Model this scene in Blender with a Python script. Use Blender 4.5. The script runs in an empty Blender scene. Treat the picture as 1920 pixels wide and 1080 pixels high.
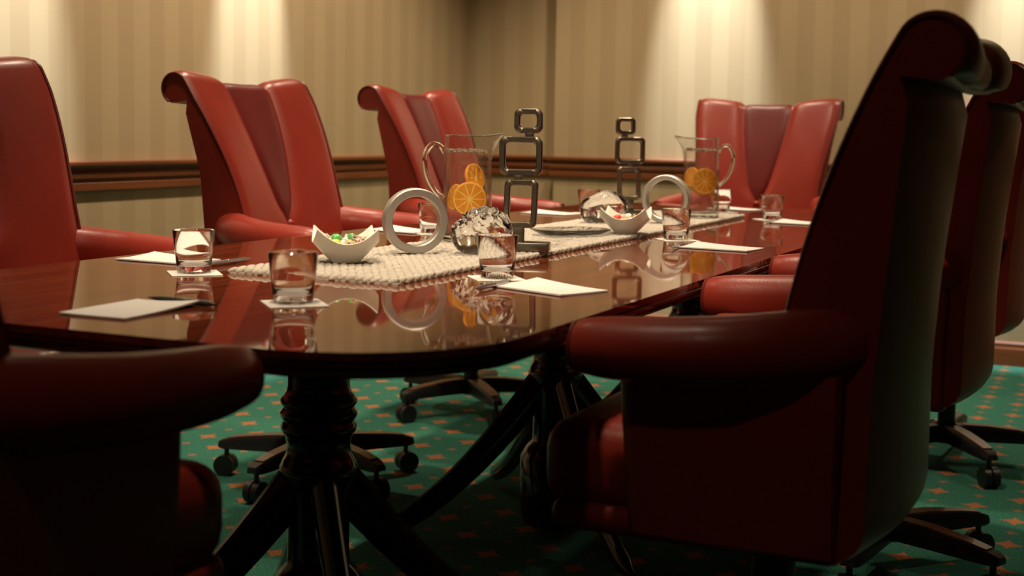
import bpy, bmesh, math, random
import numpy as np
from mathutils import Vector, Matrix
random.seed(7)
S = bpy.context.scene
COL = S.collection
PI = math.pi

# ------------------------------------------------------------------ camera
CAM_H = 1.0
F_PX, PPY, HOR, ROLL, VPX = 2494.0, 454.0, 248.7, 0.0162, 2114.0
th = math.atan((PPY - HOR) / F_PX)
yaw = math.atan((VPX - 960) / math.hypot(F_PX, PPY - HOR))
fw0 = Vector((-math.sin(yaw), math.cos(yaw), 0)); rt0 = Vector((math.cos(yaw), math.sin(yaw), 0)); up0 = Vector((0, 0, 1))
cF = fw0 * math.cos(th) - up0 * math.sin(th)
cu = up0 * math.cos(th) + fw0 * math.sin(th)
cR = rt0 * math.cos(ROLL) + cu * math.sin(ROLL)
cU = cu * math.cos(ROLL) - rt0 * math.sin(ROLL)
cam = bpy.data.cameras.new('camera')
camo = bpy.data.objects.new('camera', cam); COL.objects.link(camo)
camo.matrix_world = Matrix(((cR.x, cU.x, -cF.x, 0), (cR.y, cU.y, -cF.y, 0), (cR.z, cU.z, -cF.z, CAM_H), (0, 0, 0, 1)))
cam.sensor_width = 36; cam.lens = F_PX / 1920 * 36
cam.shift_y = (PPY - 540) / 1920
cam.clip_start = 0.02
cam.dof.use_dof = True; cam.dof.focus_distance = 2.75; cam.dof.aperture_fstop = 4.2
S.camera = camo

# ------------------------------------------------------------------ world, lights, exposure
S.view_settings.view_transform = 'Standard'; S.view_settings.look = 'None'
S.view_settings.gamma = 1; S.view_settings.use_curve_mapping = False
S.view_settings.exposure = 0.0
W = bpy.data.worlds.new('world'); S.world = W; W.use_nodes = True
W.node_tree.nodes['Background'].inputs[0].default_value = (1, .82, .6, 1)
W.node_tree.nodes['Background'].inputs[1].default_value = 0.0
CEIL = 3.0
WARM = (1.0, .80, .56)
def spot(name, loc, target, power, size, blend, color=WARM, r=.04):
    l = bpy.data.lights.new(name, 'SPOT'); l.energy = power; l.color = color
    l.spot_size = math.radians(size); l.spot_blend = blend; l.shadow_soft_size = r
    o = bpy.data.objects.new(name, l); COL.objects.link(o); o.location = loc
    d = Vector(target) - Vector(loc); o.rotation_euler = d.to_track_quat('-Z', 'Y').to_euler()
    return o
WASH = (.86, .95, 1.0)
# recessed wall washers along the two papered walls: tight beam plus wide spill
for y in (3.14, 4.42):
    spot('wall_washer_lamp', (-2.86, y, CEIL - .03), (-3.2, y, 1.50), 760, 21, .8, WASH, .025)
for x in (-1.86, -.40):
    spot('wall_washer_lamp', (x, 5.92, CEIL - .03), (x, 6.26, 1.50), 720, 24, .85, WASH, .025)
# general downlights in the left and far aisles
for y in (2.5, 3.7, 4.9):
    spot('aisle_downlight_lamp', (-2.38, y, CEIL - .03), (-2.75, y, 0), 135 if y > 3 else 90, 105, .8, WARM, .05)
for x in (-1.86, -.40):
    spot('aisle_downlight_lamp', (x, 5.45, CEIL - .03), (x, 5.85, 0), 98, 100, .8, WARM, .05)
spot('right_aisle_fill_lamp', (.95, 4.3, CEIL - .03), (.8, 4.3, 0), 45, 105, .8, WARM, .06)  # added fill for the right-hand chair backs and floor, no known fixture
spot('near_fill_lamp', (-.75, -.2, CEIL - .03), (-.85, .8, 0), 16, 110, .8, WARM, .06)  # faint fill added on the camera side to lift the near chair arms
# near table light set forward, an added front fill, then the table downlights
spot('table_fill_lamp', (-1.0, 1.30, CEIL - .03), (-1.27, 2.05, .75), 145, 48, .8, WARM, .06)
spot('table_fill_lamp', (-.65, .20, CEIL - .03), (-1.28, 2.55, .80), 250, 30, .6, WARM, .05)  # invented frontal lamp that brightens the faces of the orange slices
for (x, y, p, s) in ((-1.10, 3.0, 190, 72), (-1.15, 4.3, 135, 72)):
    spot('table_downlight_lamp', (x, y, CEIL - .03), (x - .15, y, 0), p, s, .8, WARM, .06)

# ------------------------------------------------------------------ materials
def nt(name):
    m = bpy.data.materials.new(name); m.use_nodes = True
    return m, m.node_tree, m.node_tree.nodes['Principled BSDF']
def N(t, typ, **kw):
    n = t.nodes.new(typ)
    for k, v in kw.items():
        if hasattr(n, k): setattr(n, k, v)
        else: n.inputs[k].default_value = v
    return n
def math_n(t, op, a, b=None, c=None):
    n = t.nodes.new('ShaderNodeMath'); n.operation = op
    for i, v in enumerate((a, b, c)):
        if v is None: continue
        if isinstance(v, (int, float)): n.inputs[i].default_value = v
        else: t.links.new(v, n.inputs[i])
    return n.outputs[0]
def mixc(t, fac, a, b):
    n = t.nodes.new('ShaderNodeMix'); n.data_type = 'RGBA'
    if isinstance(fac, (int, float)): n.inputs[0].default_value = fac
    else: t.links.new(fac, n.inputs[0])
    for i, v in ((6, a), (7, b)):
        if isinstance(v, tuple): n.inputs[i].default_value = (*v, 1)
        else: t.links.new(v, n.inputs[i])
    return n.outputs[2]
def simple(name, col, rough=.5, metal=0, noise=0, nscale=40, bump=0, bscale=200, **kw):
    m, t, b = nt(name)
    b.inputs['Roughness'].default_value = rough; b.inputs['Metallic'].default_value = metal
    tc = N(t, 'ShaderNodeTexCoord')
    nz = N(t, 'ShaderNodeTexNoise', Scale=nscale, Detail=4.0); t.links.new(tc.outputs['Object'], nz.inputs['Vector'])
    dark = tuple(c * (1 - noise) for c in col)
    t.links.new(mixc(t, nz.outputs['Fac'], dark, tuple(min(1, c * (1 + noise)) for c in col)), b.inputs['Base Color'])
    if bump:
        n2 = N(t, 'ShaderNodeTexNoise', Scale=bscale, Detail=3.0); t.links.new(tc.outputs['Object'], n2.inputs['Vector'])
        bp = N(t, 'ShaderNodeBump', Strength=bump, Distance=.002); t.links.new(n2.outputs['Fac'], bp.inputs['Height'])
        t.links.new(bp.outputs['Normal'], b.inputs['Normal'])
    for k, v in kw.items(): b.inputs[k.replace('_', ' ')].default_value = v
    return m
def leather(name, col):
    m, t, b = nt(name)
    tc = N(t, 'ShaderNodeTexCoord')
    n1 = N(t, 'ShaderNodeTexNoise', Scale=6.0, Detail=3.0); t.links.new(tc.outputs['Object'], n1.inputs['Vector'])
    t.links.new(mixc(t, n1.outputs['Fac'], tuple(c * .8 for c in col), tuple(c * 1.2 for c in col)), b.inputs['Base Color'])
    v = N(t, 'ShaderNodeTexVoronoi', Scale=420.0); t.links.new(tc.outputs['Object'], v.inputs['Vector'])
    n2 = N(t, 'ShaderNodeTexNoise', Scale=14.0, Detail=3.0); t.links.new(tc.outputs['Object'], n2.inputs['Vector'])
    h = math_n(t, 'ADD', math_n(t, 'MULTIPLY', v.outputs['Distance'], .25), n2.outputs['Fac'])
    bp = N(t, 'ShaderNodeBump', Strength=.18, Distance=.004); t.links.new(h, bp.inputs['Height'])
    t.links.new(bp.outputs['Normal'], b.inputs['Normal'])
    b.inputs['Roughness'].default_value = .36
    b.inputs['Specular IOR Level'].default_value = .30
    b.inputs['Coat Weight'].default_value = .10; b.inputs['Coat Roughness'].default_value = .22
    return m
def wood(name, c1, c2, rough, axis, coat=0, ior=1.5, scale=1.0):
    m, t, b = nt(name)
    tc = N(t, 'ShaderNodeTexCoord'); mp = N(t, 'ShaderNodeMapping')
    sc = [14 * scale] * 3; sc[axis] = .9 * scale; mp.inputs['Scale'].default_value = sc
    t.links.new(tc.outputs['Object'], mp.inputs['Vector'])
    n1 = N(t, 'ShaderNodeTexNoise', Scale=3.0, Detail=8.0, Distortion=.6); t.links.new(mp.outputs['Vector'], n1.inputs['Vector'])
    r = N(t, 'ShaderNodeValToRGB'); r.color_ramp.elements[0].position = .32; r.color_ramp.elements[1].position = .7
    r.color_ramp.elements[0].color = (*c1, 1); r.color_ramp.elements[1].color = (*c2, 1)
    t.links.new(n1.outputs['Fac'], r.inputs['Fac']); t.links.new(r.outputs['Color'], b.inputs['Base Color'])
    b.inputs['Roughness'].default_value = rough; b.inputs['IOR'].default_value = ior
    b.inputs['Coat Weight'].default_value = coat; b.inputs['Coat Roughness'].default_value = .03
    return m
def glassm(name, col=(1, 1, 1), ior=1.46, rough=0.0):
    m, t, b = nt(name)
    b.inputs['Base Color'].default_value = (*col, 1); b.inputs['Roughness'].default_value = rough
    b.inputs['Transmission Weight'].default_value = 1; b.inputs['IOR'].default_value = ior
    return m
def thin_glass(name, tint, gloss_ior=1.5, milk=0.0, milkcol=(.8, .75, .65)):
    """thin-walled clear glass: straight transmission plus a Fresnel reflection, optionally a film of droplets"""
    m, t, b = nt(name); out = t.nodes['Material Output']; t.nodes.remove(b)
    tr = N(t, 'ShaderNodeBsdfTransparent'); tr.inputs[0].default_value = (*tint, 1)
    gl = N(t, 'ShaderNodeBsdfGlossy'); gl.inputs['Roughness'].default_value = .02
    lw = N(t, 'ShaderNodeLayerWeight', Blend=.5); r0 = ((gloss_ior - 1) / (gloss_ior + 1)) ** 2
    fr = math_n(t, 'ADD', r0, math_n(t, 'MULTIPLY', math_n(t, 'POWER', lw.outputs['Facing'], 3.2), .8))
    mx = N(t, 'ShaderNodeMixShader'); t.links.new(fr, mx.inputs[0]); t.links.new(tr.outputs[0], mx.inputs[1]); t.links.new(gl.outputs[0], mx.inputs[2])
    last = mx
    if milk:
        df = N(t, 'ShaderNodeBsdfDiffuse'); df.inputs[0].default_value = (*milkcol, 1)
        tc = N(t, 'ShaderNodeTexCoord'); nz = N(t, 'ShaderNodeTexNoise', Scale=170.0, Detail=3.0); t.links.new(tc.outputs['Object'], nz.inputs['Vector'])
        f = math_n(t, 'MULTIPLY', nz.outputs['Fac'], milk * 2)
        m2 = N(t, 'ShaderNodeMixShader'); t.links.new(f, m2.inputs[0]); t.links.new(mx.outputs[0], m2.inputs[1]); t.links.new(df.outputs[0], m2.inputs[2]); last = m2
    t.links.new(last.outputs[0], out.inputs[0])
    return m
def wallpaper(name, axis):
    m, t, b = nt(name)
    tc = N(t, 'ShaderNodeTexCoord'); sp = N(t, 'ShaderNodeSeparateXYZ'); t.links.new(tc.outputs['Object'], sp.inputs[0])
    u = math_n(t, 'DIVIDE', sp.outputs[axis], .164)
    fr = math_n(t, 'FRACT', u)
    # smooth band edges
    s1 = math_n(t, 'SMOOTH_MIN', math_n(t, 'MULTIPLY', math_n(t, 'ABSOLUTE', math_n(t, 'SUBTRACT', fr, .5)), 1), .5, 0)
    band = math_n(t, 'MULTIPLY', math_n(t, 'SUBTRACT', s1, .235), 33); 
    cl = N(t, 'ShaderNodeClamp'); t.links.new(band, cl.inputs[0])
    cell = N(t, 'ShaderNodeTexWhiteNoise', noise_dimensions='1D'); t.links.new(math_n(t, 'FLOOR', math_n(t, 'MULTIPLY', u, 2)), cell.inputs['W'])
    fib = N(t, 'ShaderNodeTexNoise', Scale=1.0, Detail=5.0)
    mp = N(t, 'ShaderNodeMapping'); mp.inputs['Scale'].default_value = (260, 260, 130); t.links.new(tc.outputs['Object'], mp.inputs['Vector']); t.links.new(mp.outputs['Vector'], fib.inputs['Vector'])
    base = mixc(t, cl.outputs[0], (.43, .315, .18), (.49, .37, .218))
    base = mixc(t, math_n(t, 'MULTIPLY', cell.outputs['Value'], .16), base, (.40, .285, .155))
    base = mixc(t, math_n(t, 'MULTIPLY', fib.outputs['Fac'], .5), base, (.56, .43, .27))
    t.links.new(base, b.inputs['Base Color'])
    bp = N(t, 'ShaderNodeBump', Strength=.25, Distance=.001); t.links.new(fib.outputs['Fac'], bp.inputs['Height']); t.links.new(bp.outputs['Normal'], b.inputs['Normal'])
    b.inputs['Roughness'].default_value = .55
    return m
def carpet():
    m, t, b = nt('green star carpet')
    tc = N(t, 'ShaderNodeTexCoord'); sp = N(t, 'ShaderNodeSeparateXYZ'); t.links.new(tc.outputs['Object'], sp.inputs[0])
    wob = N(t, 'ShaderNodeTexNoise', Scale=160.0, Detail=2.0); t.links.new(tc.outputs['Object'], wob.inputs['Vector'])
    wv = math_n(t, 'MULTIPLY', math_n(t, 'SUBTRACT', wob.outputs['Fac'], .5), .11)
    c = .1112
    ux = math_n(t, 'ADD', math_n(t, 'DIVIDE', math_n(t, 'ADD', sp.outputs[0], 20 * c + .225), c), wv)
    uy = math_n(t, 'ADD', math_n(t, 'DIVIDE', math_n(t, 'ADD', sp.outputs[1], 60 * c - 3.68), c), wv)
    rx = math_n(t, 'ROUND', ux); ry = math_n(t, 'ROUND', uy)
    fx = math_n(t, 'ABSOLUTE', math_n(t, 'SUBTRACT', ux, rx)); fy = math_n(t, 'ABSOLUTE', math_n(t, 'SUBTRACT', uy, ry))
    par = math_n(t, 'MODULO', math_n(t, 'ADD', rx, ry), 2.0)
    ast = math_n(t, 'ADD', math_n(t, 'POWER', fx, .62), math_n(t, 'POWER', fy, .62))
    lim = math_n(t, 'SUBTRACT', .60, math_n(t, 'MULTIPLY', par, .20))
    d = math_n(t, 'MULTIPLY', math_n(t, 'SUBTRACT', lim, ast), 14)
    cl = N(t, 'ShaderNodeClamp'); t.links.new(d, cl.inputs[0])
    n1 = N(t, 'ShaderNodeTexNoise', Scale=210.0, Detail=3.0); t.links.new(tc.outputs['Object'], n1.inputs['Vector'])
    n2 = N(t, 'ShaderNodeTexNoise', Scale=90.0, Detail=4.0); t.links.new(tc.outputs['Object'], n2.inputs['Vector'])
    nf = N(t, 'ShaderNodeClamp'); t.links.new(math_n(t, 'ADD', math_n(t, 'MULTIPLY', math_n(t, 'SUBTRACT', n1.outputs['Fac'], .5), 3.0), .5), nf.inputs[0]); nfo = nf.outputs[0]
    g = mixc(t, nfo, (.010, .058, .042), (.060, .235, .165))
    g = mixc(t, math_n(t, 'MULTIPLY', n2.outputs['Fac'], .4), g, (.04, .17, .12))
    o = mixc(t, nfo, (.28, .085, .03), (.50, .20, .09))
    fac = math_n(t, 'MULTIPLY', cl.outputs[0], math_n(t, 'SUBTRACT', .95, math_n(t, 'MULTIPLY', par, .3)))
    t.links.new(mixc(t, fac, g, o), b.inputs['Base Color'])
    bp = N(t, 'ShaderNodeBump', Strength=.7, Distance=.004); t.links.new(n1.outputs['Fac'], bp.inputs['Height']); t.links.new(bp.outputs['Normal'], b.inputs['Normal'])
    b.inputs['Roughness'].default_value = .95; b.inputs['Specular IOR Level'].default_value = .1
    return m
M = {}
M['leather'] = leather('oxblood red leather', (.25, .027, .016))
M['leather_dark'] = leather('burgundy leather', (.13, .015, .014))
M['piping'] = simple('leather piping', (.13, .014, .010), .4, noise=.2)
M['table'] = wood('polished mahogany', (.085, .018, .007), (.17, .040, .015), .035, 1, 0, 2.0)
M['table'].node_tree.nodes['Principled BSDF'].inputs['Specular Tint'].default_value = (1, .76, .52, 1)
M['table_edge'] = wood('mahogany edge', (.035, .010, .006), (.07, .020, .010), .16, 1, .4)
M['pedestal'] = wood('dark mahogany', (.022, .006, .004), (.045, .012, .007), .16, 2, .5)
M['railwood'] = wood('stained chair rail wood', (.155, .038, .008), (.26, .075, .016), .5, 1, 0, scale=.7)
M['railwood_x'] = wood('stained chair rail wood along', (.155, .038, .008), (.26, .075, .016), .5, 0, 0, scale=.7)
M['leg_wood'] = wood('chair base wood', (.10, .035, .015), (.17, .065, .028), .3, 0, .3)
M['black'] = simple('black metal', (.012, .012, .013), .35, noise=.1, bump=.1)
M['rubber'] = simple('black caster plastic', (.01, .01, .011), .4, noise=.1)
M['chrome'] = simple('polished steel', (.7, .69, .67), .18, 1, noise=.05)
M['brass'] = simple('brass', (.75, .5, .16), .3, 1, noise=.1)
M['paper'] = simple('white paper', (.70, .675, .65), .7, noise=.02, nscale=60)
M['paper_edge'] = simple('notepad card back', (.20, .19, .20), .8, noise=.1)
M['coaster'] = simple('white coaster card', (.70, .665, .62), .8, noise=.03, nscale=80)
M['runner'] = simple('cream woven yarn', (.44, .395, .34), .85, noise=.22, nscale=120, bump=.5, bscale=500)
M['steel'] = simple('brushed nickel', (.55, .52, .48), .48, 1, noise=.08, nscale=90, bump=.05, bscale=300)
M['bronze'] = simple('burnished pewter', (.21, .18, .14), .34, 1, noise=.25, nscale=25)
M['porcelain'] = simple('ivory porcelain', (.72, .68, .60), .3, noise=.02, Coat_Weight=.3)
M['glass'] = glassm('clear glass')
M['glass_green'] = glassm('pale green bottle glass', (.93, .985, .95), 1.5)
M['crystal'] = glassm('cast crystal', (.985, .985, .98), 1.52)
M['water'] = glassm('water', (.99, .985, .975), 1.33)
M['pitcher_glass'] = thin_glass('pitcher glass', (.985, .992, .988))
M['pitcher_water'] = thin_glass('iced water', (.985, .965, .93), 1.2, .06, (.72, .60, .46))
M['rind'] = simple('orange rind', (.85, .30, .01), .45, noise=.1, nscale=80, bump=.3, bscale=400)
M['pith'] = simple('orange pith', (.95, .62, .12), .6, noise=.08)
M['pulp'] = simple('orange pulp', (1.0, .43, .004), .3, noise=.12, nscale=220)
def translucent_mix(m, col, f):
    t = m.node_tree; out = t.nodes['Material Output']; b = t.nodes['Principled BSDF']
    tl = N(t, 'ShaderNodeBsdfTranslucent'); tl.inputs[0].default_value = (*col, 1)
    mx = N(t, 'ShaderNodeMixShader'); mx.inputs[0].default_value = f
    t.links.new(b.outputs[0], mx.inputs[1]); t.links.new(tl.outputs[0], mx.inputs[2]); t.links.new(mx.outputs[0], out.inputs[0])
translucent_mix(M['pulp'], (1.0, .45, .01), .35)
M['pen_dark'] = simple('dark grey pen barrel', (.045, .045, .043), .3, noise=.1)
M['pen_silver'] = simple('silver pen barrel', (.55, .54, .58), .25, .9, noise=.05)
M['ceiling'] = simple('ceiling plaster', (.30, .27, .22), .9, noise=.02)
M['plain_wall'] = simple('tan papered wall', (.12, .085, .05), .8, noise=.1, nscale=5)
M['wall_y'] = wallpaper('striped wallpaper left', 1); M['wall_x'] = wallpaper('striped wallpaper back', 0)
M['carpet'] = carpet()
for nme, c in dict(green=(.10, .42, .10), yellow=(.85, .58, .05), peach=(.85, .42, .18), red=(.62, .07, .04), white=(.8, .76, .68)).items():
    M['candy_' + nme] = simple(nme + ' candy', c, .25, noise=.15, nscale=90, Coat_Weight=.6)

# ------------------------------------------------------------------ helpers
def new(name, verts, faces, mat, parent=None, smooth=True):
    me = bpy.data.meshes.new(name); me.from_pydata([tuple(v) for v in verts], [], faces); me.update()
    bm = bmesh.new(); bm.from_mesh(me); bmesh.ops.recalc_face_normals(bm, faces=bm.faces); bm.to_mesh(me); bm.free()
    return link(name, me, mat, parent, smooth)
def link(name, me, mat, parent=None, smooth=True):
    me.materials.append(M[mat])
    if smooth:
        me.polygons.foreach_set('use_smooth', [True] * len(me.polygons))
        try: me.set_sharp_from_angle(angle=math.radians(42))
        except Exception: pass
    o = bpy.data.objects.new(name, me); COL.objects.link(o)
    if parent: o.parent = parent
    return o
def bm_new(name, bm, mat, parent=None, smooth=True):
    bmesh.ops.recalc_face_normals(bm, faces=bm.faces)
    me = bpy.data.meshes.new(name); bm.to_mesh(me); bm.free()
    return link(name, me, mat, parent, smooth)
def box_bm(x0, x1, y0, y1, z0, z1, bev=0, seg=3):
    bm = bmesh.new(); bmesh.ops.create_cube(bm, size=1)
    for v in bm.verts: v.co = Vector(((x0 + x1) / 2 + v.co.x * (x1 - x0), (y0 + y1) / 2 + v.co.y * (y1 - y0), (z0 + z1) / 2 + v.co.z * (z1 - z0)))
    if bev: bmesh.ops.bevel(bm, geom=list(bm.edges), offset=bev, segments=seg, profile=.5, affect='EDGES')
    return bm
def empty(name, loc=(0, 0, 0), rz=0):
    o = bpy.data.objects.new(name, None); COL.objects.link(o); o.location = loc; o.rotation_euler = (0, 0, rz); o.empty_display_size = .1
    return o
def tag(o, label, cat, group=None):
    o['label'] = label; o['category'] = cat
    if group: o['group'] = group
    return o
def struct(o, label=None):
    o['kind'] = 'structure'
    if label: o['label'] = label
    return o
def lathe(prof, n=40, closed=False):
    vs, fs = [], []
    k = len(prof)
    for i in range(n):
        a = 2 * PI * i / n
        for r, z in prof: vs.append((r * math.cos(a), r * math.sin(a), z))
    for i in range(n):
        j = (i + 1) % n
        for q in range(k - 1 if not closed else k):
            q2 = (q + 1) % k
            fs.append((i * k + q, j * k + q, j * k + q2, i * k + q2))
    return vs, fs
def tube(path, rad, n=10, cap=True, closed=False, sect=None):
    """sweep round/elliptic section along path; rad: float, list of floats, or list of (a,b)"""
    P = [Vector(p) for p in path]; k = len(P); vs, fs = [], []
    ref = Vector((0, 0, 1)); prev = None
    for i, p in enumerate(P):
        if closed: tg = (P[(i + 1) % k] - P[i - 1]).normalized()
        else: tg = (P[min(i + 1, k - 1)] - P[max(i - 1, 0)]).normalized()
        if prev is None:
            s = tg.cross(ref)
            if s.length < 1e-3: s = tg.cross(Vector((1, 0, 0)))
            s.normalize()
        else:
            s = (prev - tg * prev.dot(tg)).normalized()
        prev = s; u = s.cross(tg).normalized()
        r = rad[i] if isinstance(rad, (list, tuple)) else rad
        a, b = r if isinstance(r, (list, tuple)) else (r, r)
        for j in range(n):
            an = 2 * PI * j / n; vs.append(p + s * (a * math.cos(an)) + u * (b * math.sin(an)))
    for i in range(k if closed else k - 1):
        i2 = (i + 1) % k
        for j in range(n):
            j2 = (j + 1) % n; fs.append((i * n + j, i * n + j2, i2 * n + j2, i2 * n + j))
    if cap and not closed:
        fs.append(tuple(range(n))[::-1]); fs.append(tuple((k - 1) * n + j for j in range(n)))
    return vs, fs
def loft(rings, cap=True, closed_u=True):
    vs, fs = [], []; n = len(rings[0])
    for r in rings: vs += [tuple(p) for p in r]
    for i in range(len(rings) - 1):
        for j in range(n if closed_u else n - 1):
            j2 = (j + 1) % n; fs.append((i * n + j, i * n + j2, (i + 1) * n + j2, (i + 1) * n + j))
    if cap: fs.append(tuple(range(n))[::-1]); fs.append(tuple((len(rings) - 1) * n + j for j in range(n)))
    return vs, fs

# ------------------------------------------------------------------ room
XL, XR, YB, YR, YF, XJ = -3.20, 2.3, 6.26, 6.36, -1.6, -2.66
def quad(name, pts, mat): return new(name, pts, [(0, 1, 2, 3)], mat, smooth=False)
struct(quad('floor', [(XL, YF, 0), (XR, YF, 0), (XR, YR, 0), (XL, YR, 0)], 'carpet'), 'green carpet with rows of orange four-pointed stars')
struct(quad('ceiling', [(XL, YF, CEIL), (XR, YF, CEIL), (XR, YR, CEIL), (XL, YR, CEIL)], 'ceiling'))
struct(quad('wall_left', [(XL, YF, 0), (XL, YR, 0), (XL, YR, CEIL), (XL, YF, CEIL)], 'wall_y'), 'cream and tan striped wallpaper wall')
struct(new('wall_back', [(XL, YR, 0), (XJ, YR, 0), (XJ, YB, 0), (XR, YB, 0), (XL, YR, CEIL), (XJ, YR, CEIL), (XJ, YB, CEIL), (XR, YB, CEIL)],
    [(0, 1, 5, 4), (1, 2, 6, 5), (2, 3, 7, 6)], 'wall_x', smooth=False), 'striped wallpaper wall behind the head chair')
struct(quad('wall_right', [(XR, YF, 0), (XR, YR, 0), (XR, YR, CEIL), (XR, YF, CEIL)], 'plain_wall'))
struct(quad('wall_front', [(XL, YF, 0), (XR, YF, 0), (XR, YF, CEIL), (XL, YF, CEIL)], 'plain_wall'))
# chair rail profile: (out from wall, z)
Z0, Z1 = .776, .882
rail = [(0, Z0), (.012, Z0), (.016, Z0 + .006), (.016, Z0 + .030), (.010, Z0 + .036), (.010, Z0 + .041), (.020, Z0 + .047), (.022, Z0 + .060), (.018, Z0 + .068), (.012, Z0 + .072),
        (.012, Z0 + .077), (.026, Z0 + .083), (.034, Z0 + .092), (.034, Z1 - .004), (.030, Z1), (0, Z1)]
def rail_run(name, path, prof, mat):
    """path: list of (x,y, nx,ny) positions with outward mitre vectors"""
    rings = [[(x + nx * o, y + ny * o, z) for o, z in prof] for x, y, nx, ny in path]
    return struct(new(name, *loft(rings), mat, smooth=False))
rail_run('trim_1', [(XL, YF, 1, 0), (XL, YR, 1, -1)], rail, 'railwood')['label'] = 'stained wood chair rail along the left wall'
rail_run('trim_2', [(XL, YR, 1, -1), (XJ, YR, -1, -1), (XJ, YB, -1, -1), (XR, YB, 0, -1)], rail, 'railwood_x')['label'] = 'stained wood chair rail along the back wall'
base = [(0, 0), (.016, 0), (.016, .075), (.012, .085), (.012, .10), (.006, .108), (0, .11)]
rail_run('baseboard_left', [(XL, YF, 1, 0), (XL, YR, 1, -1)], base, 'railwood')
rail_run('baseboard_back', [(XL, YR, 1, -1), (XJ, YR, -1, -1), (XJ, YB, -1, -1), (XR, YB, 0, -1)], base, 'railwood_x')

# ------------------------------------------------------------------ conference table
TX0, TX1, TY0, TY1, TZ = -1.83, -.69, 1.295, 4.85, .74
TCX = (TX0 + TX1) / 2
def rounded_outline(inset, rad=.235, n=14, bow=.012):
    x0, x1, y0, y1 = TX0 + inset, TX1 - inset, TY0 + inset, TY1 - inset; r = rad - inset
    pts = []
    for (cx, cy, a0) in ((x1 - r, y0 + r, -PI / 2), (x1 - r, y1 - r, 0), (x0 + r, y1 - r, PI / 2), (x0 + r, y0 + r, PI)):
        for i in range(n + 1):
            a = a0 + PI / 2 * i / n; pts.append((cx + r * math.cos(a), cy + r * math.sin(a)))
    return pts
table = tag(empty('conference_table', (TCX, (TY0 + TY1) / 2, 0)), 'long polished mahogany conference table with rounded corners and turned pedestals', 'table')
TO = Vector((TCX, (TY0 + TY1) / 2, 0))
def rel(pts): return [Vector(p) - TO for p in pts]
prof = [(0, TZ), (0, TZ - .010), (.003, TZ - .013)]
rings = [[(x, y, z) for x, y in rounded_outline(i)] for i, z in prof]
v, f = loft(rings[::-1]); new('table_top', rel(v), f, 'table', table)
prof = [(.004, TZ - .0132), (.0015, TZ - .0155), (.0015, TZ - .0195), (.006, TZ - .0215), (.006, TZ - .0235), (.003, TZ - .0255), (.004, TZ - .030), (.012, TZ - .034), (.03, TZ - .036)]
rings = [[(x, y, z) for x, y in rounded_outline(i)] for i, z in prof]
v, f = loft(rings); new('edge_moulding', rel(v), f, 'table_edge', table)
rings = [[(x, y, z) for x, y in rounded_outline(.20)] for z in (TZ - .035, TZ - .060)]
v, f = loft(rings); new('apron', rel(v), f, 'pedestal', table)
ped_prof = [(0, .02), (.075, .02), (.085, .05), (.085, .19), (.070, .215), (.056, .23), (.055, .25), (.055, .36), (.060, .375), (.068, .392), (.069, .405), (.063, .418), (.058, .428), (.056, .445), (.060, .462), (.066, .470),
            (.0675, .478), (.063, .486), (.0625, .488), (.0675, .495), (.0685, .502), (.063, .510), (.0625, .512), (.0675, .519), (.0675, .526), (.061, .534), (.057, .540), (.055, .55), (.055, .655), (.064, .668), (.064, .69), (0, .69)]
for py in (1.97, 3.05, 4.17):
    v, f = lathe(ped_prof, 36)
    pc = new('pedestal_column', v, f, 'pedestal', table); pc.location = Vector((TCX - .02, py, 0)) - TO
    for k in range(4):
        a = PI / 4 + k * PI / 2
        path, rad = [], []
        for i in range(11):
            u = i / 10; r = .04 + .43 * u; z = .030 + .345 * (1 - u) ** 1.55
            path.append((r * math.cos(a), r * math.sin(a), z)); rad.append(((.026 - .008 * u) * (.35 if i == 10 else 1), (.040 - .018 * u) * (.35 if i == 10 else 1)))
        v, f = tube(path, rad, 10); new('leg', v, f, 'pedestal', pc)

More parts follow.
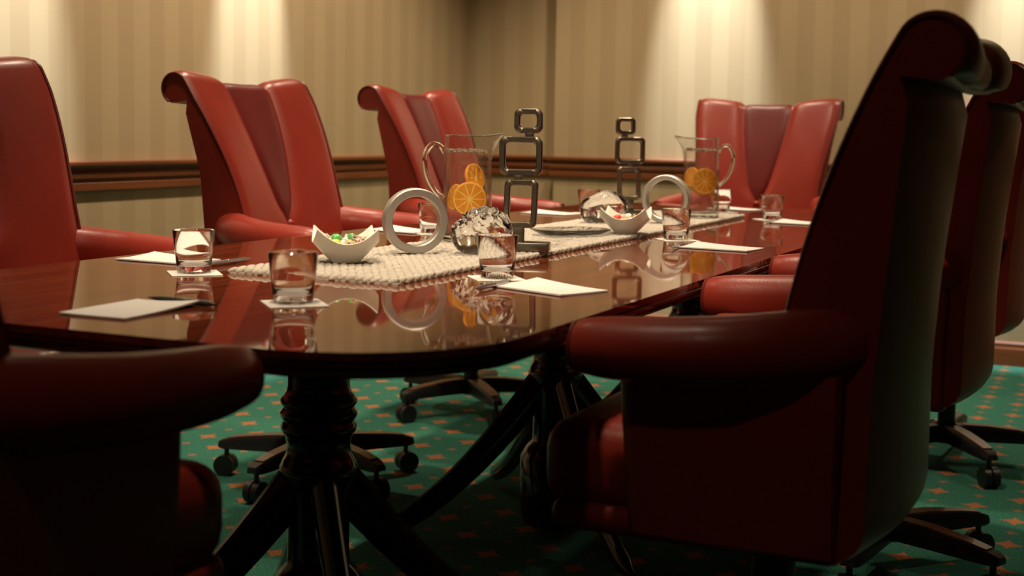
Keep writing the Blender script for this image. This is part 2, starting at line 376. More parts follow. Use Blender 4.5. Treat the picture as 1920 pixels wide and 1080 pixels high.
# ------------------------------------------------------------------ leather swivel chair
FZ = np.array([.44, .55, .65, .75, .85, .95, 1.03, 1.09]); FX = np.array([-.045, -.06, -.078, -.10, -.130, -.166, -.200, -.226])
RZ = np.array([.40, .42, .50, .65, .80, .95, 1.06]); RX = np.array([-.205, -.212, -.214, -.218, -.232, -.252, -.268])
WZ = np.array([.36, .55, .68, .75, .82, .90, 1.0, 1.08, 1.2]); WW = np.array([.266, .263, .252, .244, .246, .256, .274, .288, .294])
def halfw(z): return float(np.interp(z, WZ, WW))
def smooth_interp(z, Z, X):
    # average a few samples for a rounder curve
    return float(np.mean([np.interp(z + d, Z, X) for d in (-.03, -.015, 0, .015, .03)]))
NF, NS, NR_ = 26, 18, 18
def prof_at(t):
    """closed side profile of the backrest at width fraction t: front upward, over the scroll, down the rear"""
    pts = []; rs = .032 + .009 * abs(t) ** 1.5; cx, cz = -.258, 1.090 + .017 * abs(t) ** 1.5
    wing = .030 * t * t; belly = .036 * abs(t) ** 2.2
    a0 = math.radians(26); ex, ez = cx + rs * math.cos(a0), cz + rs * math.sin(a0)
    x0, h, m0, m1 = -.055, ez - .50, -.12, -math.tan(a0) * 1.02
    for i in range(NF):
        u = i / NF; z = .50 + h * u
        x = (2 * u ** 3 - 3 * u * u + 1) * x0 + (u ** 3 - 2 * u * u + u) * h * m0 + (-2 * u ** 3 + 3 * u * u) * ex + (u ** 3 - u * u) * h * m1
        pts.append((x + wing * (1 - u ** 2.5), z))
    for i in range(NS):
        a = a0 + math.radians(224) * i / (NS - 1); pts.append((cx + rs * math.cos(a), cz + rs * math.sin(a)))
    zt = cz - rs * .80
    for i in range(NR_):
        u = i / (NR_ - 1); z = zt + (.485 - zt) * u
        x = smooth_interp(z, RZ, RX) + belly
        if i == 0: x += .012
        pts.append((x, z))
    bx = pts[-1][0]
    for i in range(1, 6):
        a = PI / 2 * i / 5; pts.append((bx + .06 * (1 - math.cos(a)), .485 - .05 * math.sin(a)))
    pts.append((-.05, .437))
    return pts
def back_pt(i, t):
    p = prof_at(t); x, z = p[i]; return Vector((x, t * halfw(z), z))
TC = [-1, -.985, -.94, -.86, -.75, -.6, -.45, -.3, -.15, 0, .15, .3, .45, .6, .75, .86, .94, .985, 1]
def make_chair():
    root = empty('leather_swivel_chair')
    rings = []
    for t in TC:
        p = prof_at(t); inset = {1: .012, .985: .004}.get(abs(t), 0)
        cxm = sum(q[0] for q in p) / len(p)
        rings.append([(x, t * halfw(z), z) for x, z in p])
    v, f = loft(rings)
    bk = new('backrest', v, f, 'leather', root)
    # stitched front panels that roll over the scroll
    def zfrac(i):  # path parameter of profile index i
        return i
    NPT = NF + NS - 2
    def cfun(i):
        z = prof_at(0)[i][1]
        if i >= NF: return .347
        return float(np.interp(z, [.745, .765, .80, .85, .92, 1.01, 1.10], [0.0, .085, .155, .215, .275, .32, .345]))
    def panel(name, t0f, t1f, i0, hgt, mat, nu=13, pw=3.0):
        rows = []
        for i in range(i0, NPT + 1):
            row = []
            t0, t1 = t0f(i), t1f(i)
            edge = min(1, (i - i0) / 2.0, (NPT - i) / 2.0 + .0)
            for j in range(nu):
                u = j / (nu - 1); t = t0 + (t1 - t0) * u
                P = prof_at(t); a = P[max(i - 1, 0)]; b = P[min(i + 1, len(P) - 1)]; c = P[i]
                tx, tz = b[0] - a[0], b[1] - a[1]; L = math.hypot(tx, tz) or 1
                nx, nz = tz / L, -tx / L
                h = hgt * (max(0, 1 - abs(2 * u - 1) ** pw)) ** .55 * edge - .0015
                wscale = min(1, abs(t1 - t0) / .12)
                h = h * wscale
                row.append((c[0] + nx * h, t * halfw(c[1]), c[1] + nz * h))
            rows.append(row)
        v, f = loft(rows, cap=False, closed_u=False)
        return new(name, v, f, mat, bk)
    panel('side_panel', lambda i: -1.0, lambda i: -cfun(i), 1, .017, 'leather')
    panel('side_panel', lambda i: cfun(i), lambda i: 1.0, 1, .017, 'leather')
    iv = next(i for i in range(NF) if prof_at(0)[i][1] > .747)
    cp = panel('centre_panel', lambda i: -max(cfun(i), .012), lambda i: max(cfun(i), .012), iv - 1, .009, 'leather_dark')
    cp['label'] = 'darker burgundy V-shaped centre panel'
    for s in (-1, 1):
        path = [Vector((prof_at(s)[i][0] + .001, s * (halfw(prof_at(s)[i][1]) + .001), prof_at(s)[i][1])) for i in range(2, NPT + 1)]
        new('piping', *tube(path, .0038, 6), 'piping', bk)
    b0 = back_pt(iv - 1, 0)
    v, f = lathe([(0, .010), (.006, .009), (.0105, .005), (.012, 0), (.010, -.004)], 14)
    bt = new('button', v, f, 'leather', bk); bt.location = b0 + Vector((.006, 0, 0)); bt.rotation_euler = (0, PI / 2, 0)
    # seat
    bm = box_bm(-.10, .295, -.245, .245, .452, .585, .045, 4); bm_new('seat_cushion', bm, 'leather', root)
    bm = box_bm(-.15, .275, -.25, .25, .425, .47, .02, 3); bm_new('seat_base', bm, 'leather', root)
    # rolled arms
    for s in (-1, 1):
        xs = np.linspace(-.165, .200, 17); path, rad = [], []
        for x in xs:
            u = (x + .165) / .365
            yy = float(np.interp(x, [-.165, -.12, -.06, .02, .10], [.200, .236, .276, .305, .313]))
            path.append((x, s * yy, .7305 - .021 * max(0, u) ** .8 - .004 * math.sin(u * PI)))
            k = (1 - .10 * max(0, (u - .85) / .15) ** 2) * float(np.interp(u, [0, .06, .14], [.72, .92, 1]))
            rad.append(((.050 - .009 * u) * k, (.055 - .013 * u) * k))
        path = [(-.178, path[0][1], path[0][2])] + path; rad = [(.018, .02)] + rad
        path += [(.209, path[-1][1], path[-1][2])]; rad += [(rad[-1][0] * .86, rad[-1][1] * .86)]
        arm = new('arm', *tube(path, rad, 20), 'leather', root)
        e = Vector(path[-1]); ra, rb = rad[-1]
        ring = [(e.x, e.y + ra * 1.0 * math.cos(2 * PI * j / 20), e.z + rb * 1.0 * math.sin(2 * PI * j / 20)) for j in range(20)]
        new('arm_piping', *tube(ring, .0035, 6, closed=True), 'piping', arm)
        v, f = [], []
        for r in range(5):
            q = r / 4 * .9
            for j in range(20): v.append((e.x + .010 * (1 - q * q), e.y + ra * q * math.cos(2 * PI * j / 20), e.z + rb * q * math.sin(2 * PI * j / 20)))
        for r in range(4):
            for j in range(20): f.append((r * 20 + j, r * 20 + (j + 1) % 20, (r + 1) * 20 + (j + 1) % 20, (r + 1) * 20 + j))
        new('arm_front', v, f, 'leather', arm)
        # outer side panel below the roll
        ringsp = []
        for z, o in ((.437, -.012), (.445, 0), (.52, .004), (.60, .006), (.69, .004)):
            y0, y1 = .235, .272 + o
            pts = [(-.145, y0), (-.145, y1 - .008), (-.138, y1)]
            fx = .150 + .02 * (z - .437) / .27
            for q in range(7):
                a = PI / 2 * q / 6; pts.append((fx - .03 + .03 * math.sin(a), y1 - .03 + .03 * math.cos(a)))
            pts += [(fx, y0)]
            ringsp.append([(x, s * y, z) for x, y in pts])
        new('arm_side_panel', *loft(ringsp), 'leather', arm)
    # column and five-star base
    v, f = lathe([(0, .43), (.09, .43), (.09, .405), (.045, .385), (.034, .375), (.034, .23), (.026, .228), (.026, .12), (.045, .118), (.045, .075), (.03, .07), (0, .07)], 24)
    new('column', v, f, 'black', root)
    for k in range(5):
        a = 2 * PI * k / 5
        ringsl = []
        for (r, hw, zt, zb) in ((.03, .026, .128, .078), (.12, .026, .126, .080), (.22, .024, .117, .080), (.275, .021, .107, .080), (.292, .016, .100, .083)):
            ringsl.append([(r, -hw, zb), (r, -hw, zt - .008), (r, -hw + .005, zt), (r, hw - .005, zt), (r, hw, zt - .008), (r, hw, zb)])
        leg = new('leg', *loft(ringsl), 'black', root); leg.rotation_euler = (0, 0, a)
        ringsl = []
        for (r, hw, zt) in ((.05, .019, .1275), (.12, .019, .1265), (.21, .018, .1185), (.262, .016, .1105)):
            ringsl.append([(r, -hw, zt - .004), (r, -hw + .002, zt + .0025), (r, hw - .002, zt + .0025), (r, hw, zt - .004)])
        new('leg_cap', *loft(ringsl), 'leg_wood', leg, smooth=False)
        bm = bmesh.new()
        for sy in (-1, 1):
            r0 = bmesh.ops.create_cone(bm, cap_ends=True, segments=22, radius1=.030, radius2=.030, depth=.019)
            bmesh.ops.rotate(bm, verts=r0['verts'], matrix=Matrix.Rotation(PI / 2, 3, 'X')); bmesh.ops.translate(bm, verts=r0['verts'], vec=(.275, sy * .0125, .030))
        r0 = bmesh.ops.create_cone(bm, cap_ends=True, segments=12, radius1=.007, radius2=.007, depth=.06); bmesh.ops.translate(bm, verts=r0['verts'], vec=(.272, 0, .062))
        c = bm_new('caster', bm, 'rubber', leg)
    return root
def copy_tree(o, parent=None):
    c = o.copy(); COL.objects.link(c)
    if parent: c.parent = parent
    for ch in o.children: copy_tree(ch, c)
    return c
chair0 = make_chair()
CH = [
    ((-2.07, 2.065), 0, 20, 'red leather swivel chair cut off by left picture edge, back against left wall'),
    ((-2.062, 3.165), 0, 51, 'red leather swivel chair behind the white candy bowl, middle of left row'),
    ((-2.09, 4.20), 0, 27, 'red leather swivel chair behind the steel ring, far end of left row'),
    ((-1.34, 5.14), -90, 10, 'red leather swivel chair facing the camera at the far head of the table'),
    ((-.468, 2.00), 180, 30, 'large dark red leather swivel chair nearest on the right, seen from behind'),
    ((-.470, 3.13), 180, 47, 'red leather swivel chair second from the camera in right row'),
    ((-.470, 4.24), 180, 15, 'red leather swivel chair farthest back in right row, mostly hidden'),
    ((-1.25, 1.064), 90, 40, 'shadowed leather swivel chair at near table end, only its arm showing'),
]
srcs = list(chair0.children)
for i, ((x, y), rz, star, lab) in enumerate(CH):
    o = chair0 if i == 0 else copy_tree(chair0)
    o.location = (x, y, 0); o.rotation_euler = (0, 0, math.radians(rz))
    k = 0
    for ch in o.children:
        if ch.name.split('.')[0] == 'leg':
            ch.rotation_euler = (0, 0, math.radians(star - rz + 72 * k)); k += 1
    tilt = math.radians({1: -1.0, 4: 1.6, 5: 1.5, 6: 1.2, 7: -2.5}.get(i, 0))
    if tilt:
        bk = next(ch for ch in o.children if ch.name.split('.')[0] == 'backrest'); pv = Vector((-.08, 0, .55))
        bk.rotation_euler = (0, tilt, 0); bk.location = pv - Matrix.Rotation(tilt, 3, 'Y') @ pv
    tag(o, lab, 'chair', 'leather chairs around the conference table')

# ------------------------------------------------------------------ woven runner
RX0, RX1, RY0, RY1 = -1.456, -1.107, 1.945, 4.186
def make_runner():
    p = .0165; py = .0128; nx = int((RX1 - RX0) / p); ny = int((RY1 - RY0) / py); rng = random.Random(3)
    bm = bmesh.new(); bmesh.ops.create_icosphere(bm, subdivisions=2, radius=1)
    base = [v.co.copy() for v in bm.verts]; bf = [tuple(v.index for v in f.verts) for f in bm.faces]; bm.free()
    V = np.array([tuple(b) for b in base]); Fc = np.array(bf); vs, fs = [], []; off = 0
    X0, Y0 = -(nx * p) / 2, -(ny * py) / 2
    for j in range(ny):
        for i in range(nx):
            x = X0 + (i + .5 + (.25 if j % 2 else -.25)) * p + rng.uniform(-.0015, .0015); y = Y0 + (j + .5) * py + rng.uniform(-.0012, .0012)
            a = (.62 if (i + j) % 2 else .30) + rng.uniform(-.35, .35)
            sx, sy, sz = .0112 * rng.uniform(.85, 1.15), .0070 * rng.uniform(.85, 1.15), .0060 * rng.uniform(.8, 1.15)
            c, s_ = math.cos(a), math.sin(a); q = V * (sx, sy, sz)
            tilt = .26; qz = np.maximum(q[:, 2] + tilt * q[:, 0] + .0055, .0003)
            vs.append(np.stack([x + c * q[:, 0] - s_ * q[:, 1], y + s_ * q[:, 0] + c * q[:, 1], qz], 1)); fs.append(Fc + off); off += len(V)
    vs = np.concatenate(vs); fs = np.concatenate(fs)
    hx, hy = (nx * p) / 2, (ny * py) / 2
    extra = [(-hx, -hy, .003), (hx, -hy, .003), (hx, hy, .003), (-hx, hy, .003), (-hx, -hy, .0002), (hx, -hy, .0002), (hx, hy, .0002), (-hx, hy, .0002)]
    faces = fs.tolist() + [[off + q for q in f] for f in ((0, 1, 2, 3), (7, 6, 5, 4), (0, 4, 5, 1), (1, 5, 6, 2), (2, 6, 7, 3), (3, 7, 4, 0))]
    me = bpy.data.meshes.new('table_runner'); me.from_pydata(vs.tolist() + extra, [], faces); me.update()
    o = link('table_runner', me, 'runner'); o.location = ((RX0 + RX1) / 2, (RY0 + RY1) / 2, TZ)
    tag(o, 'cream nubbly woven runner down the middle of the table', 'table runner')
make_runner()
RZT = TZ + .0125   # top of the runner

# ------------------------------------------------------------------ tumblers, coasters, pads, pens
def make_tumbler():
    H, rt, rb, w, bt = .077, .0375, .0295, .0019, .012
    prof = [(0, 0), (rb - .003, 0), (rb, .002), (rb + (rt - rb) * .5, H * .5), (rt, H - .001), (rt - w / 2, H), (rt - w, H - .001), (rb + (rt - rb) * .5 - w, H * .5), (rb - w + .0014, bt + .004), (rb - w - .002, bt + .0008), (0, bt)]
    v, f = lathe(prof, 48)
    bm = bmesh.new(); me = bpy.data.meshes.new('x'); me.from_pydata(v, [], f); bm.from_mesh(me); bmesh.ops.remove_doubles(bm, verts=bm.verts, dist=1e-5)
    return bm_new('tumbler', bm, 'glass')
def make_coaster():
    return bm_new('coaster', box_bm(-.044, .044, -.044, .044, 0, .0015, .0004, 1), 'coaster', smooth=False)
def make_pad(curl):
    r = empty('notepad'); n = 12; w, h = .112, .168
    def sheet(nm, z0, z1, mat, ex):
        vs, fs = [], []
        for zz in (z1, z0):
            for j in range(n + 1):
                for i in range(n + 1):
                    u, v = i / n, j / n
                    c = curl * ((max(0, u + v - 1.1)) ** 2 * .022 + max(0, .45 - u) ** 2 * .012)
                    vs.append(((u - .5) * w + ex, (v - .5) * h, zz + c))
        k = (n + 1) ** 2
        for j in range(n):
            for i in range(n):
                a = j * (n + 1) + i; b = a + n + 1
                fs.append((a, a + 1, b + 1, b)); fs.append((k + a, k + b, k + b + 1, k + a + 1))
        brd = [i for i in range(n + 1)] + [j * (n + 1) + n for j in range(1, n + 1)] + [n * (n + 1) + i for i in range(n - 1, -1, -1)] + [j * (n + 1) for j in range(n - 1, 0, -1)]
        for q in range(len(brd)): a, b = brd[q], brd[(q + 1) % len(brd)]; fs.append((a, k + a, k + b, b))
        return new(nm, vs, fs, mat, r, smooth=False)
    sheet('paper_stack', .0008, .0030, 'paper', 0); sheet('card_back', 0, .0008, 'paper_edge', 0)
    return r
def make_pen(mat):
    r = empty('pen'); L = .138
    v, f = lathe([(0, 0), (.0008, 0), (.0012, .004), (.0028, .014), (.0042, .03), (.0044, .07)], 14); a = new('grip', v, f, mat, r)
    v, f = lathe([(.0044, .07), (.0048, .071), (.0048, .074), (.0044, .075), (.0044, .125), (.003, .130), (.0022, .131), (.0022, L), (0, L)], 14); b = new('barrel', v, f, mat, r)
    bm = box_bm(-.0012, .0012, .0045, .0062, .088, .128, .0005, 1); c = bm_new('clip', bm, 'chrome', r)
    for o in (a, b, c): o.rotation_euler = (0, PI / 2, 0)
    c.rotation_euler = (0, PI / 2, 0)
    return r
tum0, coa0 = make_tumbler(), make_coaster()
pads = [make_pad(.35)]
pend, pens = make_pen('pen_dark'), make_pen('pen_silver')
used = set()
def inst(o):
    if o.name in used: return copy_tree(o)
    used.add(o.name); return o
def place(o, x, y, z, rz, lab, cat, grp): 
    o = inst(o); o.location = (x, y, z); o.rotation_euler = (0, 0, math.radians(rz)); return tag(o, lab, cat, grp)
# (tumbler/coaster centre, rotation, phrases)
SET = [
    (-1.502, 1.907, 45, 'at the left front of the runner'),
    (-1.117, 1.652, 45, 'nearest the camera'),
    (-1.012, 2.130, 40, 'in front of the ribbed crystal'),
    (-1.008, 3.165, 40, 'right of the far candy bowl'),
    (-1.006, 4.122, 40, 'in front of the far head chair'),
    (-1.600, 2.985, 45, 'seen through the near steel ring'),
    (-1.590, 4.05, 45, 'behind the smooth far crystal'),
    (-1.255, 4.42, 45, 'seen through the far steel ring'),
]
for x, y, rz, ph in SET:
    place(coa0, x, y, TZ + .0002, rz, 'square white card coaster under the tumbler ' + ph, 'coaster', 'coasters under the tumblers')
    place(tum0, x + random.uniform(-.004, .004), y, TZ + .0018, rz, 'clear glass tumbler ' + ph, 'glass', 'tumblers on the table')
PADS = [
    (-1.272, 1.474, 2, 'white notepad in front of the near head chair'),
    (-1.695, 2.07, 88, 'white notepad behind the tumbler at the left end'),
    (-.868, 2.03, 68, 'white notepad beside the nearest right-hand chair'),
    (-.845, 2.99, 84, 'white notepad at the second right-hand chair'),
    (-.885, 4.00, 80, 'small white notepad at right, half hidden by the near chair back'),
    (-1.258, 4.615, 80, 'white notepad in front of the far head chair'),
    (-1.685, 3.955, 82, 'white notepad beyond the near tall sculpture'),
    (-1.700, 3.01, 78, 'white notepad seen through the near steel ring'),
]
for x, y, rz, lab in PADS:
    place(pads[0], x, y, TZ + .0002, rz, lab, 'notepad', 'notepads at the seats')
place(pend, -1.325, 1.572, TZ + .005, -6, 'dark grey pen above the near notepad', 'pen', 'pens')
place(pens, -1.552, 1.995, TZ + .006, 88, 'silver pen behind the left-hand tumbler', 'pen', 'pens')
place(pens, -.954, 1.925, TZ + .006, 90, 'silver pen left of the nearest right-hand notepad', 'pen', 'pens')
place(pens, -.930, 2.88, TZ + .006, 96, 'silver pen beside the second right-hand notepad', 'pen', 'pens')
place(pens, -.968, 3.945, TZ + .006, 93, 'silver pen beside the farthest right-hand tumbler', 'pen', 'pens')

# ------------------------------------------------------------------ steel rings
def ring(loc, R, r, d, rz, lab):
    n = 72; b = .0022
    sec = [(R, -d / 2 + b), (R - b, -d / 2), (r + b, -d / 2), (r, -d / 2 + b), (r, d / 2 - b), (r + b, d / 2), (R - b, d / 2), (R, d / 2 - b)]
    v, f = lathe(sec, n, closed=True)
    # stand upright: axis z -> y
    v = [(x, z, y + R) for x, y, z in v]
    o = new('metal_ring', v, f, 'steel'); o.location = loc; o.rotation_euler = (0, 0, math.radians(rz))
    tag(o, lab, 'ring ornament', 'upright metal rings on the runner')
YD = math.degrees(yaw)
ring((-1.312, 2.372, RZT - .001), .0665, .0495, .030, YD + 18, 'brushed metal ring standing beside the candy bowl at left')
ring((-1.178, 3.59, RZT - .001), .0685, .054, .030, YD - 22, 'brushed metal ring standing in front of the far pitcher')

# ------------------------------------------------------------------ loop sculptures
def rrect(cx, cz, hw, hh, r, n=7):
    pts = []
    for (sx, sz, a0) in ((1, -1, -PI / 2), (1, 1, 0), (-1, 1, PI / 2), (-1, -1, PI)):
        for i in range(n):
            a = a0 + PI / 2 * i / (n - 1); pts.append((cx + sx * (hw - r) + r * math.cos(a), cz + sz * (hh - r) + r * math.sin(a)))
    return pts
def loop_part(nm, cx, cz, hw, hh, r, bar, d, parent, skew=0):
    o = rrect(cx, cz, hw, hh, r); i = rrect(cx, cz, hw - bar, hh - bar, max(r - bar * .45, .004))
    b = .002
    def sk(p): return p[0] + skew * (p[1] - cz)
    oc = rrect(cx, cz, hw - b, hh - b, r - b * .5); ic = rrect(cx, cz, hw - bar + b, hh - bar + b, max(r - bar * .45, .004) + b * .5)
    rings = []
    for pts, y in ((oc, -d / 2), (o, -d / 2 + b), (o, d / 2 - b), (oc, d / 2), (ic, d / 2), (i, d / 2 - b), (i, -d / 2 + b), (ic, -d / 2), (oc, -d / 2)):
        rings.append([(sk(p), y, p[1]) for p in pts])
    v, f = loft(rings, cap=False)
    bm = bmesh.new(); me = bpy.data.meshes.new('x'); me.from_pydata(v, [], f); bm.from_mesh(me); bmesh.ops.remove_doubles(bm, verts=bm.verts, dist=1e-6)
    return bm_new(nm, bm, 'bronze', parent)
def sculpture(loc, rz, lab):
    r = tag(empty('loop_sculpture', loc, math.radians(rz)), lab, 'sculpture', 'loop sculptures on the runner')
    k = 1 / 888.0
    def X(px): return (px - 978) * k
    def Z(py): return (471 - py) * k
    bm_new('base', box_bm(X(938), X(1027), -.026, .026, 0, .0195, .003, 2), 'bronze', r)
    d = .017
    def stub(x0, x1, y0, y1): bm_new('neck', box_bm(X(x0), X(x1), -d / 2 + .001, d / 2 - .001, Z(y0), Z(y1), .002, 2), 'bronze', r)
    stub(958, 979, 455, 424); stub(957, 974, 342, 327); stub(978, 994, 260, 247)
    loop_part('loop', X(971.5), Z(382.5), 31.5 * k, 45 * k, .012, .0125, d, r, skew=.03)
    loop_part('loop', X(970.5), Z(293.5), 40.5 * k, 36.5 * k, .015, .0130, d, r)
    loop_part('loop', X(984), Z(228), 26.5 * k, 23 * k, .014, .0120, d, r)
sculpture((-1.150, 2.552, RZT - .001), YD - 8, 'tall dark metal sculpture of three stacked loops beside the near pitcher')
sculpture((-1.385, 3.83, RZT - .001), YD + 180 + 6, 'tall metal sculpture of three stacked loops behind the far crystal')

# ------------------------------------------------------------------ crystals
def crystal(nm, loc, dims, rz, ribs, lab, seed):
    rng = random.Random(seed); bm = bmesh.new()
    bmesh.ops.create_icosphere(bm, subdivisions=4, radius=1)
    for v in bm.verts:
        p = v.co.normalized(); a = math.atan2(p.z, p.x); 
        k = 1.0
        # an egg lying on its side with a raised shoulder
        k *= 1 + .16 * p.x * p.z + .10 * p.z - .05 * p.y * p.x
        if ribs:
            up = max(0, p.z + .30)
            k *= 1 + .12 * up * math.sin(9 * math.atan2(p.y + .15, p.x + .75 * p.z + .2)) + .05 * up * math.sin(19 * p.x + 9 * p.y)
        else:
            k *= 1 + .045 * math.sin(5 * a + 1.0 + 2 * p.y) * (1 - p.y * p.y) + .03 * math.sin(7 * p.y + 3 * p.x)
        v.co = Vector((p.x * dims[0] * k, p.y * dims[1] * k, p.z * dims[2] * k))
    zmin = min(v.co.z for v in bm.verts)
    for v in bm.verts:
        v.co.z = max(v.co.z, zmin * .90)
    zmin = min(v.co.z for v in bm.verts)
    for v in bm.verts: v.co.z -= zmin
    o = bm_new(nm, bm, 'crystal'); o.location = loc; o.rotation_euler = (0, 0, math.radians(rz))
    tag(o, lab, 'crystal', 'cast crystal lumps on the runner')
crystal('crystal_ornament', (-1.196, 2.440, RZT - .002), (.060, .044, .047), YD, True, 'ribbed clear crystal lump in front of the near pitcher', 2)
crystal('crystal_ornament', (-1.335, 3.50, RZT - .002), (.066, .046, .047), YD, False, 'smooth clear crystal lump behind the far candy bowl', 5)

# ------------------------------------------------------------------ glass tray
def tray():
    rings = []; n = 40
    def out(a, b, z, wob): return [((a + wob * math.cos(8 * t)) * math.copysign(abs(math.cos(t)) ** .6, math.cos(t)), (b + wob * math.cos(8 * t)) * math.copysign(abs(math.sin(t)) ** .6, math.sin(t)), z) for t in [2 * PI * i / n for i in range(n)]]
    for a, b, z, w in ((.070, .045, 0, 0), (.074, .049, .001, 0), (.096, .068, .012, .003), (.097, .069, .0145, .003), (.093, .065, .0145, .003), (.072, .047, .005, .001), (.066, .041, .004, 0)):
        rings.append(out(a, b, z, w))
    o = new('glass_tray', *loft(rings), 'crystal'); o.location = (-1.235, 3.02, RZT); o.rotation_euler = (0, 0, math.radians(60))
    tag(o, 'shallow clear glass tray with scalloped rim between the two candy bowls', 'tray')
tray()

# ------------------------------------------------------------------ porcelain bowls with candies
def bowl(loc, rz, lab, cand, where):
    n = 12
    def ringpts(s, hc, hm, ins):
        # square ring, corners raised to hc, side middles hm; sides bow out slightly
        pts = []
        for (cx, cy, dx, dy) in ((-1, -1, 1, 0), (1, -1, 0, 1), (1, 1, -1, 0), (-1, 1, 0, -1)):
            for i in range(n):
                u = i / n; k = abs(2 * u - 1) ** 2.0
                bow = .10 * (1 - (2 * u - 1) ** 2)
                x = cx + dx * 2 * u + (dy * bow); y = cy + dy * 2 * u - dx * bow
                pts.append((x * s, y * s, hm + (hc - hm) * k - ins))
        return pts
    S1 = .0565
    R = [ringpts(.021, 0, 0, 0), ringpts(.0235, .002, .001, 0), ringpts(.036, .026, .014, 0), ringpts(.047, .047, .027, 0), ringpts(S1, .066, .038, 0),
         ringpts(S1 - .0012, .0668, .0388, 0), ringpts(S1 - .0032, .066, .0378, 0), ringpts(.0440, .048, .029, 0), ringpts(.033, .027, .017, 0), ringpts(.021, .008, .007, 0)]
    o = new('candy_bowl', *loft(R), 'porcelain'); o.location = loc; o.rotation_euler = (0, 0, math.radians(rz))
    tag(o, lab, 'bowl', 'ivory candy bowls on the runner')
    Mx = Matrix.Rotation(math.radians(rz), 4, 'Z')
    for (x, y, z, c, lb) in cand:
        r = empty('wrapped_candy'); 
        bm = bmesh.new(); bmesh.ops.create_uvsphere(bm, u_segments=14, v_segments=8, radius=1)
        for v in bm.verts: v.co = Vector((v.co.x * .0115, v.co.y * .009, v.co.z * .0075))
        bm_new('sweet', bm, 'candy_' + c, r)
        for s in (-1, 1):
            vs = []; fs = []
            for k, (xx, w) in enumerate(((.010, .002), (.013, .0018), (.020, .0075))):
                for j in range(8):
                    a = 2 * PI * j / 8; q = w * (1 + .35 * (j % 2)); vs.append((s * xx, q * math.cos(a), q * .55 * math.sin(a)))
            for k in range(2):
                for j in range(8): fs.append((k * 8 + j, k * 8 + (j + 1) % 8, (k + 1) * 8 + (j + 1) % 8, (k + 1) * 8 + j))
            new('wrapper_twist', vs, fs, 'candy_white' if c != 'white' else 'candy_white', r)
        p = Mx @ Vector((x, y, z)); r.location = Vector(loc) + p
        r.rotation_euler = (random.uniform(-.4, .4), random.uniform(-.3, .3), random.uniform(0, 6.28))
        tag(r, lb + where, 'candy', 'wrapped candies in the bowls')
bowl((-1.330, 2.135, RZT - .001), YD + 12, 'ivory square porcelain candy bowl with raised corners at the near end of the runner',
     [(-.020, -.014, .0375, 'yellow', 'yellow wrapped candy at the front '), (.006, -.018, .037, 'peach', 'peach wrapped candy at the front '), (-.016, .004, .046, 'green', 'green wrapped candy at the left '),
      (.013, .006, .047, 'green', 'green wrapped candy at the right '), (.031, -.006, .040, 'red', 'red wrapped candy at the right end '), (-.032, .010, .036, 'white', 'white wrapped candy at the left end '),
      (0, -.002, .030, 'white', 'white wrapped candy low in the middle '), (.024, .022, .042, 'peach', 'peach wrapped candy at the back ')], 'of the near bowl')
bowl((-1.140, 3.155, RZT - .001), YD - 14, 'ivory square porcelain candy bowl with raised corners in front of the far crystal',
     [(-.022, -.004, .040, 'red', 'red wrapped candy at the left '), (.004, .006, .043, 'white', 'white wrapped candy on top '), (.025, -.004, .038, 'yellow', 'yellow wrapped candy at the right '), (.0, -.010, .032, 'peach', 'peach wrapped candy low down '), (-.008, .022, .040, 'white', 'white wrapped candy at the back ')], 'of the far bowl')

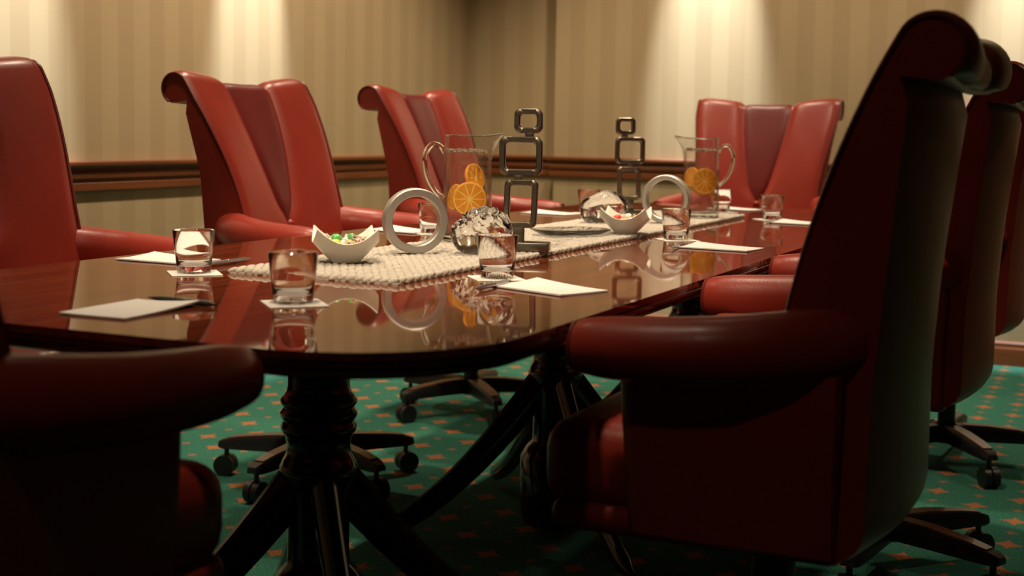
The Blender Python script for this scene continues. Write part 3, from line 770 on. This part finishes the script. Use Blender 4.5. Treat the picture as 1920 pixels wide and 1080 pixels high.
# ------------------------------------------------------------------ pitchers with orange slices
def pitcher(loc, rz, lab):
    root = tag(empty('glass_pitcher', loc, math.radians(rz)), lab, 'pitcher', 'water pitchers on the runner')
    H, rb, rtp, w = .238, .0590, .0525, .0028
    n = 56
    zs = [0, .002, .02, .06, .12, .18, .205, .222, .232, H]
    def rad(z): return rb + (rtp - rb) * min(1, z / .22)
    def spout(a, z, r):
        k = max(0, (z - .185) / (H - .185)) ** 1.6; d = math.exp(-(a / .36) ** 2)
        return r + .030 * k * d, z + .006 * k * d
    rings = []
    def ringat(z, dr, sp=True):
        pts = []
        for i in range(n):
            a = 2 * PI * i / n; aa = (a + PI) % (2 * PI) - PI
            r, zz = spout(aa, z, rad(z) + dr) if sp else (rad(z) + dr, z)
            pts.append((r * math.cos(a), r * math.sin(a), zz))
        return pts
    rings.append([(p[0] * .90, p[1] * .90, 0) for p in ringat(0, 0)])
    for z in zs[1:]: rings.append(ringat(z, 0))
    rings.append([(p[0], p[1], p[2] + .0012) for p in ringat(H, -w / 2)])
    for z in zs[::-1]:
        if z >= .02: rings.append(ringat(z, -w))
    rings.append([(p[0] * .8, p[1] * .8, .0125) for p in ringat(.012, -w)])
    new('body', *loft(rings), 'pitcher_glass', root)
    ctrl = [(-.002, .197), (.008, .212), (.024, .219), (.038, .209), (.0445, .188), (.041, .158), (.029, .128), (.012, .106), (-.002, .097)]
    hp = []
    for i in range(len(ctrl) - 1):
        p0, p1, p2, p3 = [Vector(ctrl[min(max(q, 0), len(ctrl) - 1)]) for q in (i - 1, i, i + 1, i + 2)]
        for q in range(4):
            u = q / 4
            c = .5 * ((2 * p1) + (p2 - p0) * u + (2 * p0 - 5 * p1 + 4 * p2 - p3) * u * u + (3 * p1 - p0 - 3 * p2 + p3) * u ** 3)
            hp.append((-rad(c.y) - c.x, 0, c.y))
    hp.append((-rad(.097) + .002, 0, .097))
    new('handle', *tube(hp, [(.0082 if 3 < i < len(hp) - 4 else .0095, .0062) for i in range(len(hp))], 12), 'glass_green', root)
    rp = []
    for i in range(n):
        a = 2 * PI * i / n; aa = (a + PI) % (2 * PI) - PI; r, zz = spout(aa, H, rad(H) - w / 2); rp.append((r * math.cos(a), r * math.sin(a), zz + .001))
    new('rim', *tube(rp, .0021, 8, closed=True), 'glass_green', root)
    v, f = lathe([(0, .0015), (rb * .90, .0015), (rb - .0036, .004), (rb - .0036, .014), (rb * .8, .0115), (0, .0105)], 48)
    new('thick_base', v, f, 'glass_green', root)
    # water with a bubbly top, a hair inside the wall
    wr = []
    for z, s in ((.0150, .78), (.022, .985), (.10, 1), (.19, 1), (.203, 1.0)):
        wr.append([((rad(z) - w - .0004) * s * math.cos(2 * PI * i / n), (rad(z) - w - .0004) * s * math.sin(2 * PI * i / n), z) for i in range(n)])
    new('water', *loft(wr), 'pitcher_water', root)
    rng = random.Random(len(lab)); bm = bmesh.new()
    for q in range(60):
        a = rng.uniform(0, 6.28); r = .047 * math.sqrt(rng.random()); s = rng.uniform(.003, .006)
        g = bmesh.ops.create_icosphere(bm, subdivisions=1, radius=s); bmesh.ops.translate(bm, verts=g['verts'], vec=(r * math.cos(a), r * math.sin(a), .2035 + rng.uniform(0, .003)))
    ic = bm_new('froth', bm, 'water', root); ic['kind'] = 'stuff'
    return root
def slice_mesh():
    R = .0405; t = .0065
    r = empty('orange_slice')
    v, f = lathe([(R - .0022, -t / 2), (R - .0006, -t / 2 + .0006), (R, 0), (R - .0006, t / 2 - .0006), (R - .0022, t / 2)], 36); new('rind', v, f, 'rind', r)
    v, f = lathe([(R - .0022, -t / 2), (R - .0046, -t / 2), (R - .0046, t / 2), (R - .0022, t / 2)], 36); new('pith', v, f, 'pith', r)
    v, f = lathe([(0, -t / 2 + .0004), (R - .0045, -t / 2 + .0004), (R - .0045, t / 2 - .0004), (0, t / 2 - .0004)], 36); new('pith_disc', v, f, 'pith', r)
    for k in range(10):
        a0, a1 = 2 * PI * k / 10 + .035, 2 * PI * (k + 1) / 10 - .035
        pts = [(.0045 * math.cos((a0 + a1) / 2), .0045 * math.sin((a0 + a1) / 2))] + [((R - .0052) * math.cos(a0 + (a1 - a0) * i / 5), (R - .0052) * math.sin(a0 + (a1 - a0) * i / 5)) for i in range(6)]
        rings = [[(x, y, z) for x, y in pts] for z in (-t / 2, t / 2)]
        new('pulp_segment', *loft(rings), 'pulp', r, smooth=False)
    return r
sl0 = slice_mesh()
def slices(loc, rz, items, where):
    Mz = Matrix.Rotation(math.radians(rz), 4, 'Z')
    for (x, y, z, tilt, az, sc, lb) in items:
        o = inst(sl0); o.scale = (sc, sc, 1); p = Mz @ Vector((x, y, z)); o.location = Vector(loc) + p
        o.rotation_euler = (Matrix.Rotation(math.radians(rz + az), 4, 'Z') @ Matrix.Rotation(math.radians(tilt), 4, 'X')).to_euler()
        tag(o, lb + where, 'orange slice', 'orange slices in the pitchers')
# local frame: x to the picture's right, -y towards the camera
P1 = (-1.366, 2.715, RZT); P2 = (-1.180, 3.925, RZT)
pitcher(P1, YD, 'clear glass pitcher of orange water with spout to the right, beside the near sculpture')
pitcher(P2, YD + 180, 'clear glass pitcher of orange water with handle to the right, before the far head chair')
slices(P1, YD, [(.006, -.028, .096, 88, 4, .97, 'round orange slice facing front low '), (-.028, .003, .098, 80, -56, .75, 'orange slice tilted at the left side '), (.016, .002, .144, 78, 52, .8, 'orange slice leaning at the upper right '), (.007, .030, .088, 84, 8, .8, 'orange slice at the back ')], 'in the near pitcher')
slices(P2, YD, [(.008, -.028, .110, 88, 4, .97, 'round orange slice facing front '), (-.028, .003, .122, 80, -56, .75, 'orange slice at the left wall '), (.006, .030, .098, 84, 8, .8, 'orange slice low at the back '), (.033, .002, .085, 80, 62, .6, 'orange slice low at the right ')], 'in the far pitcher')
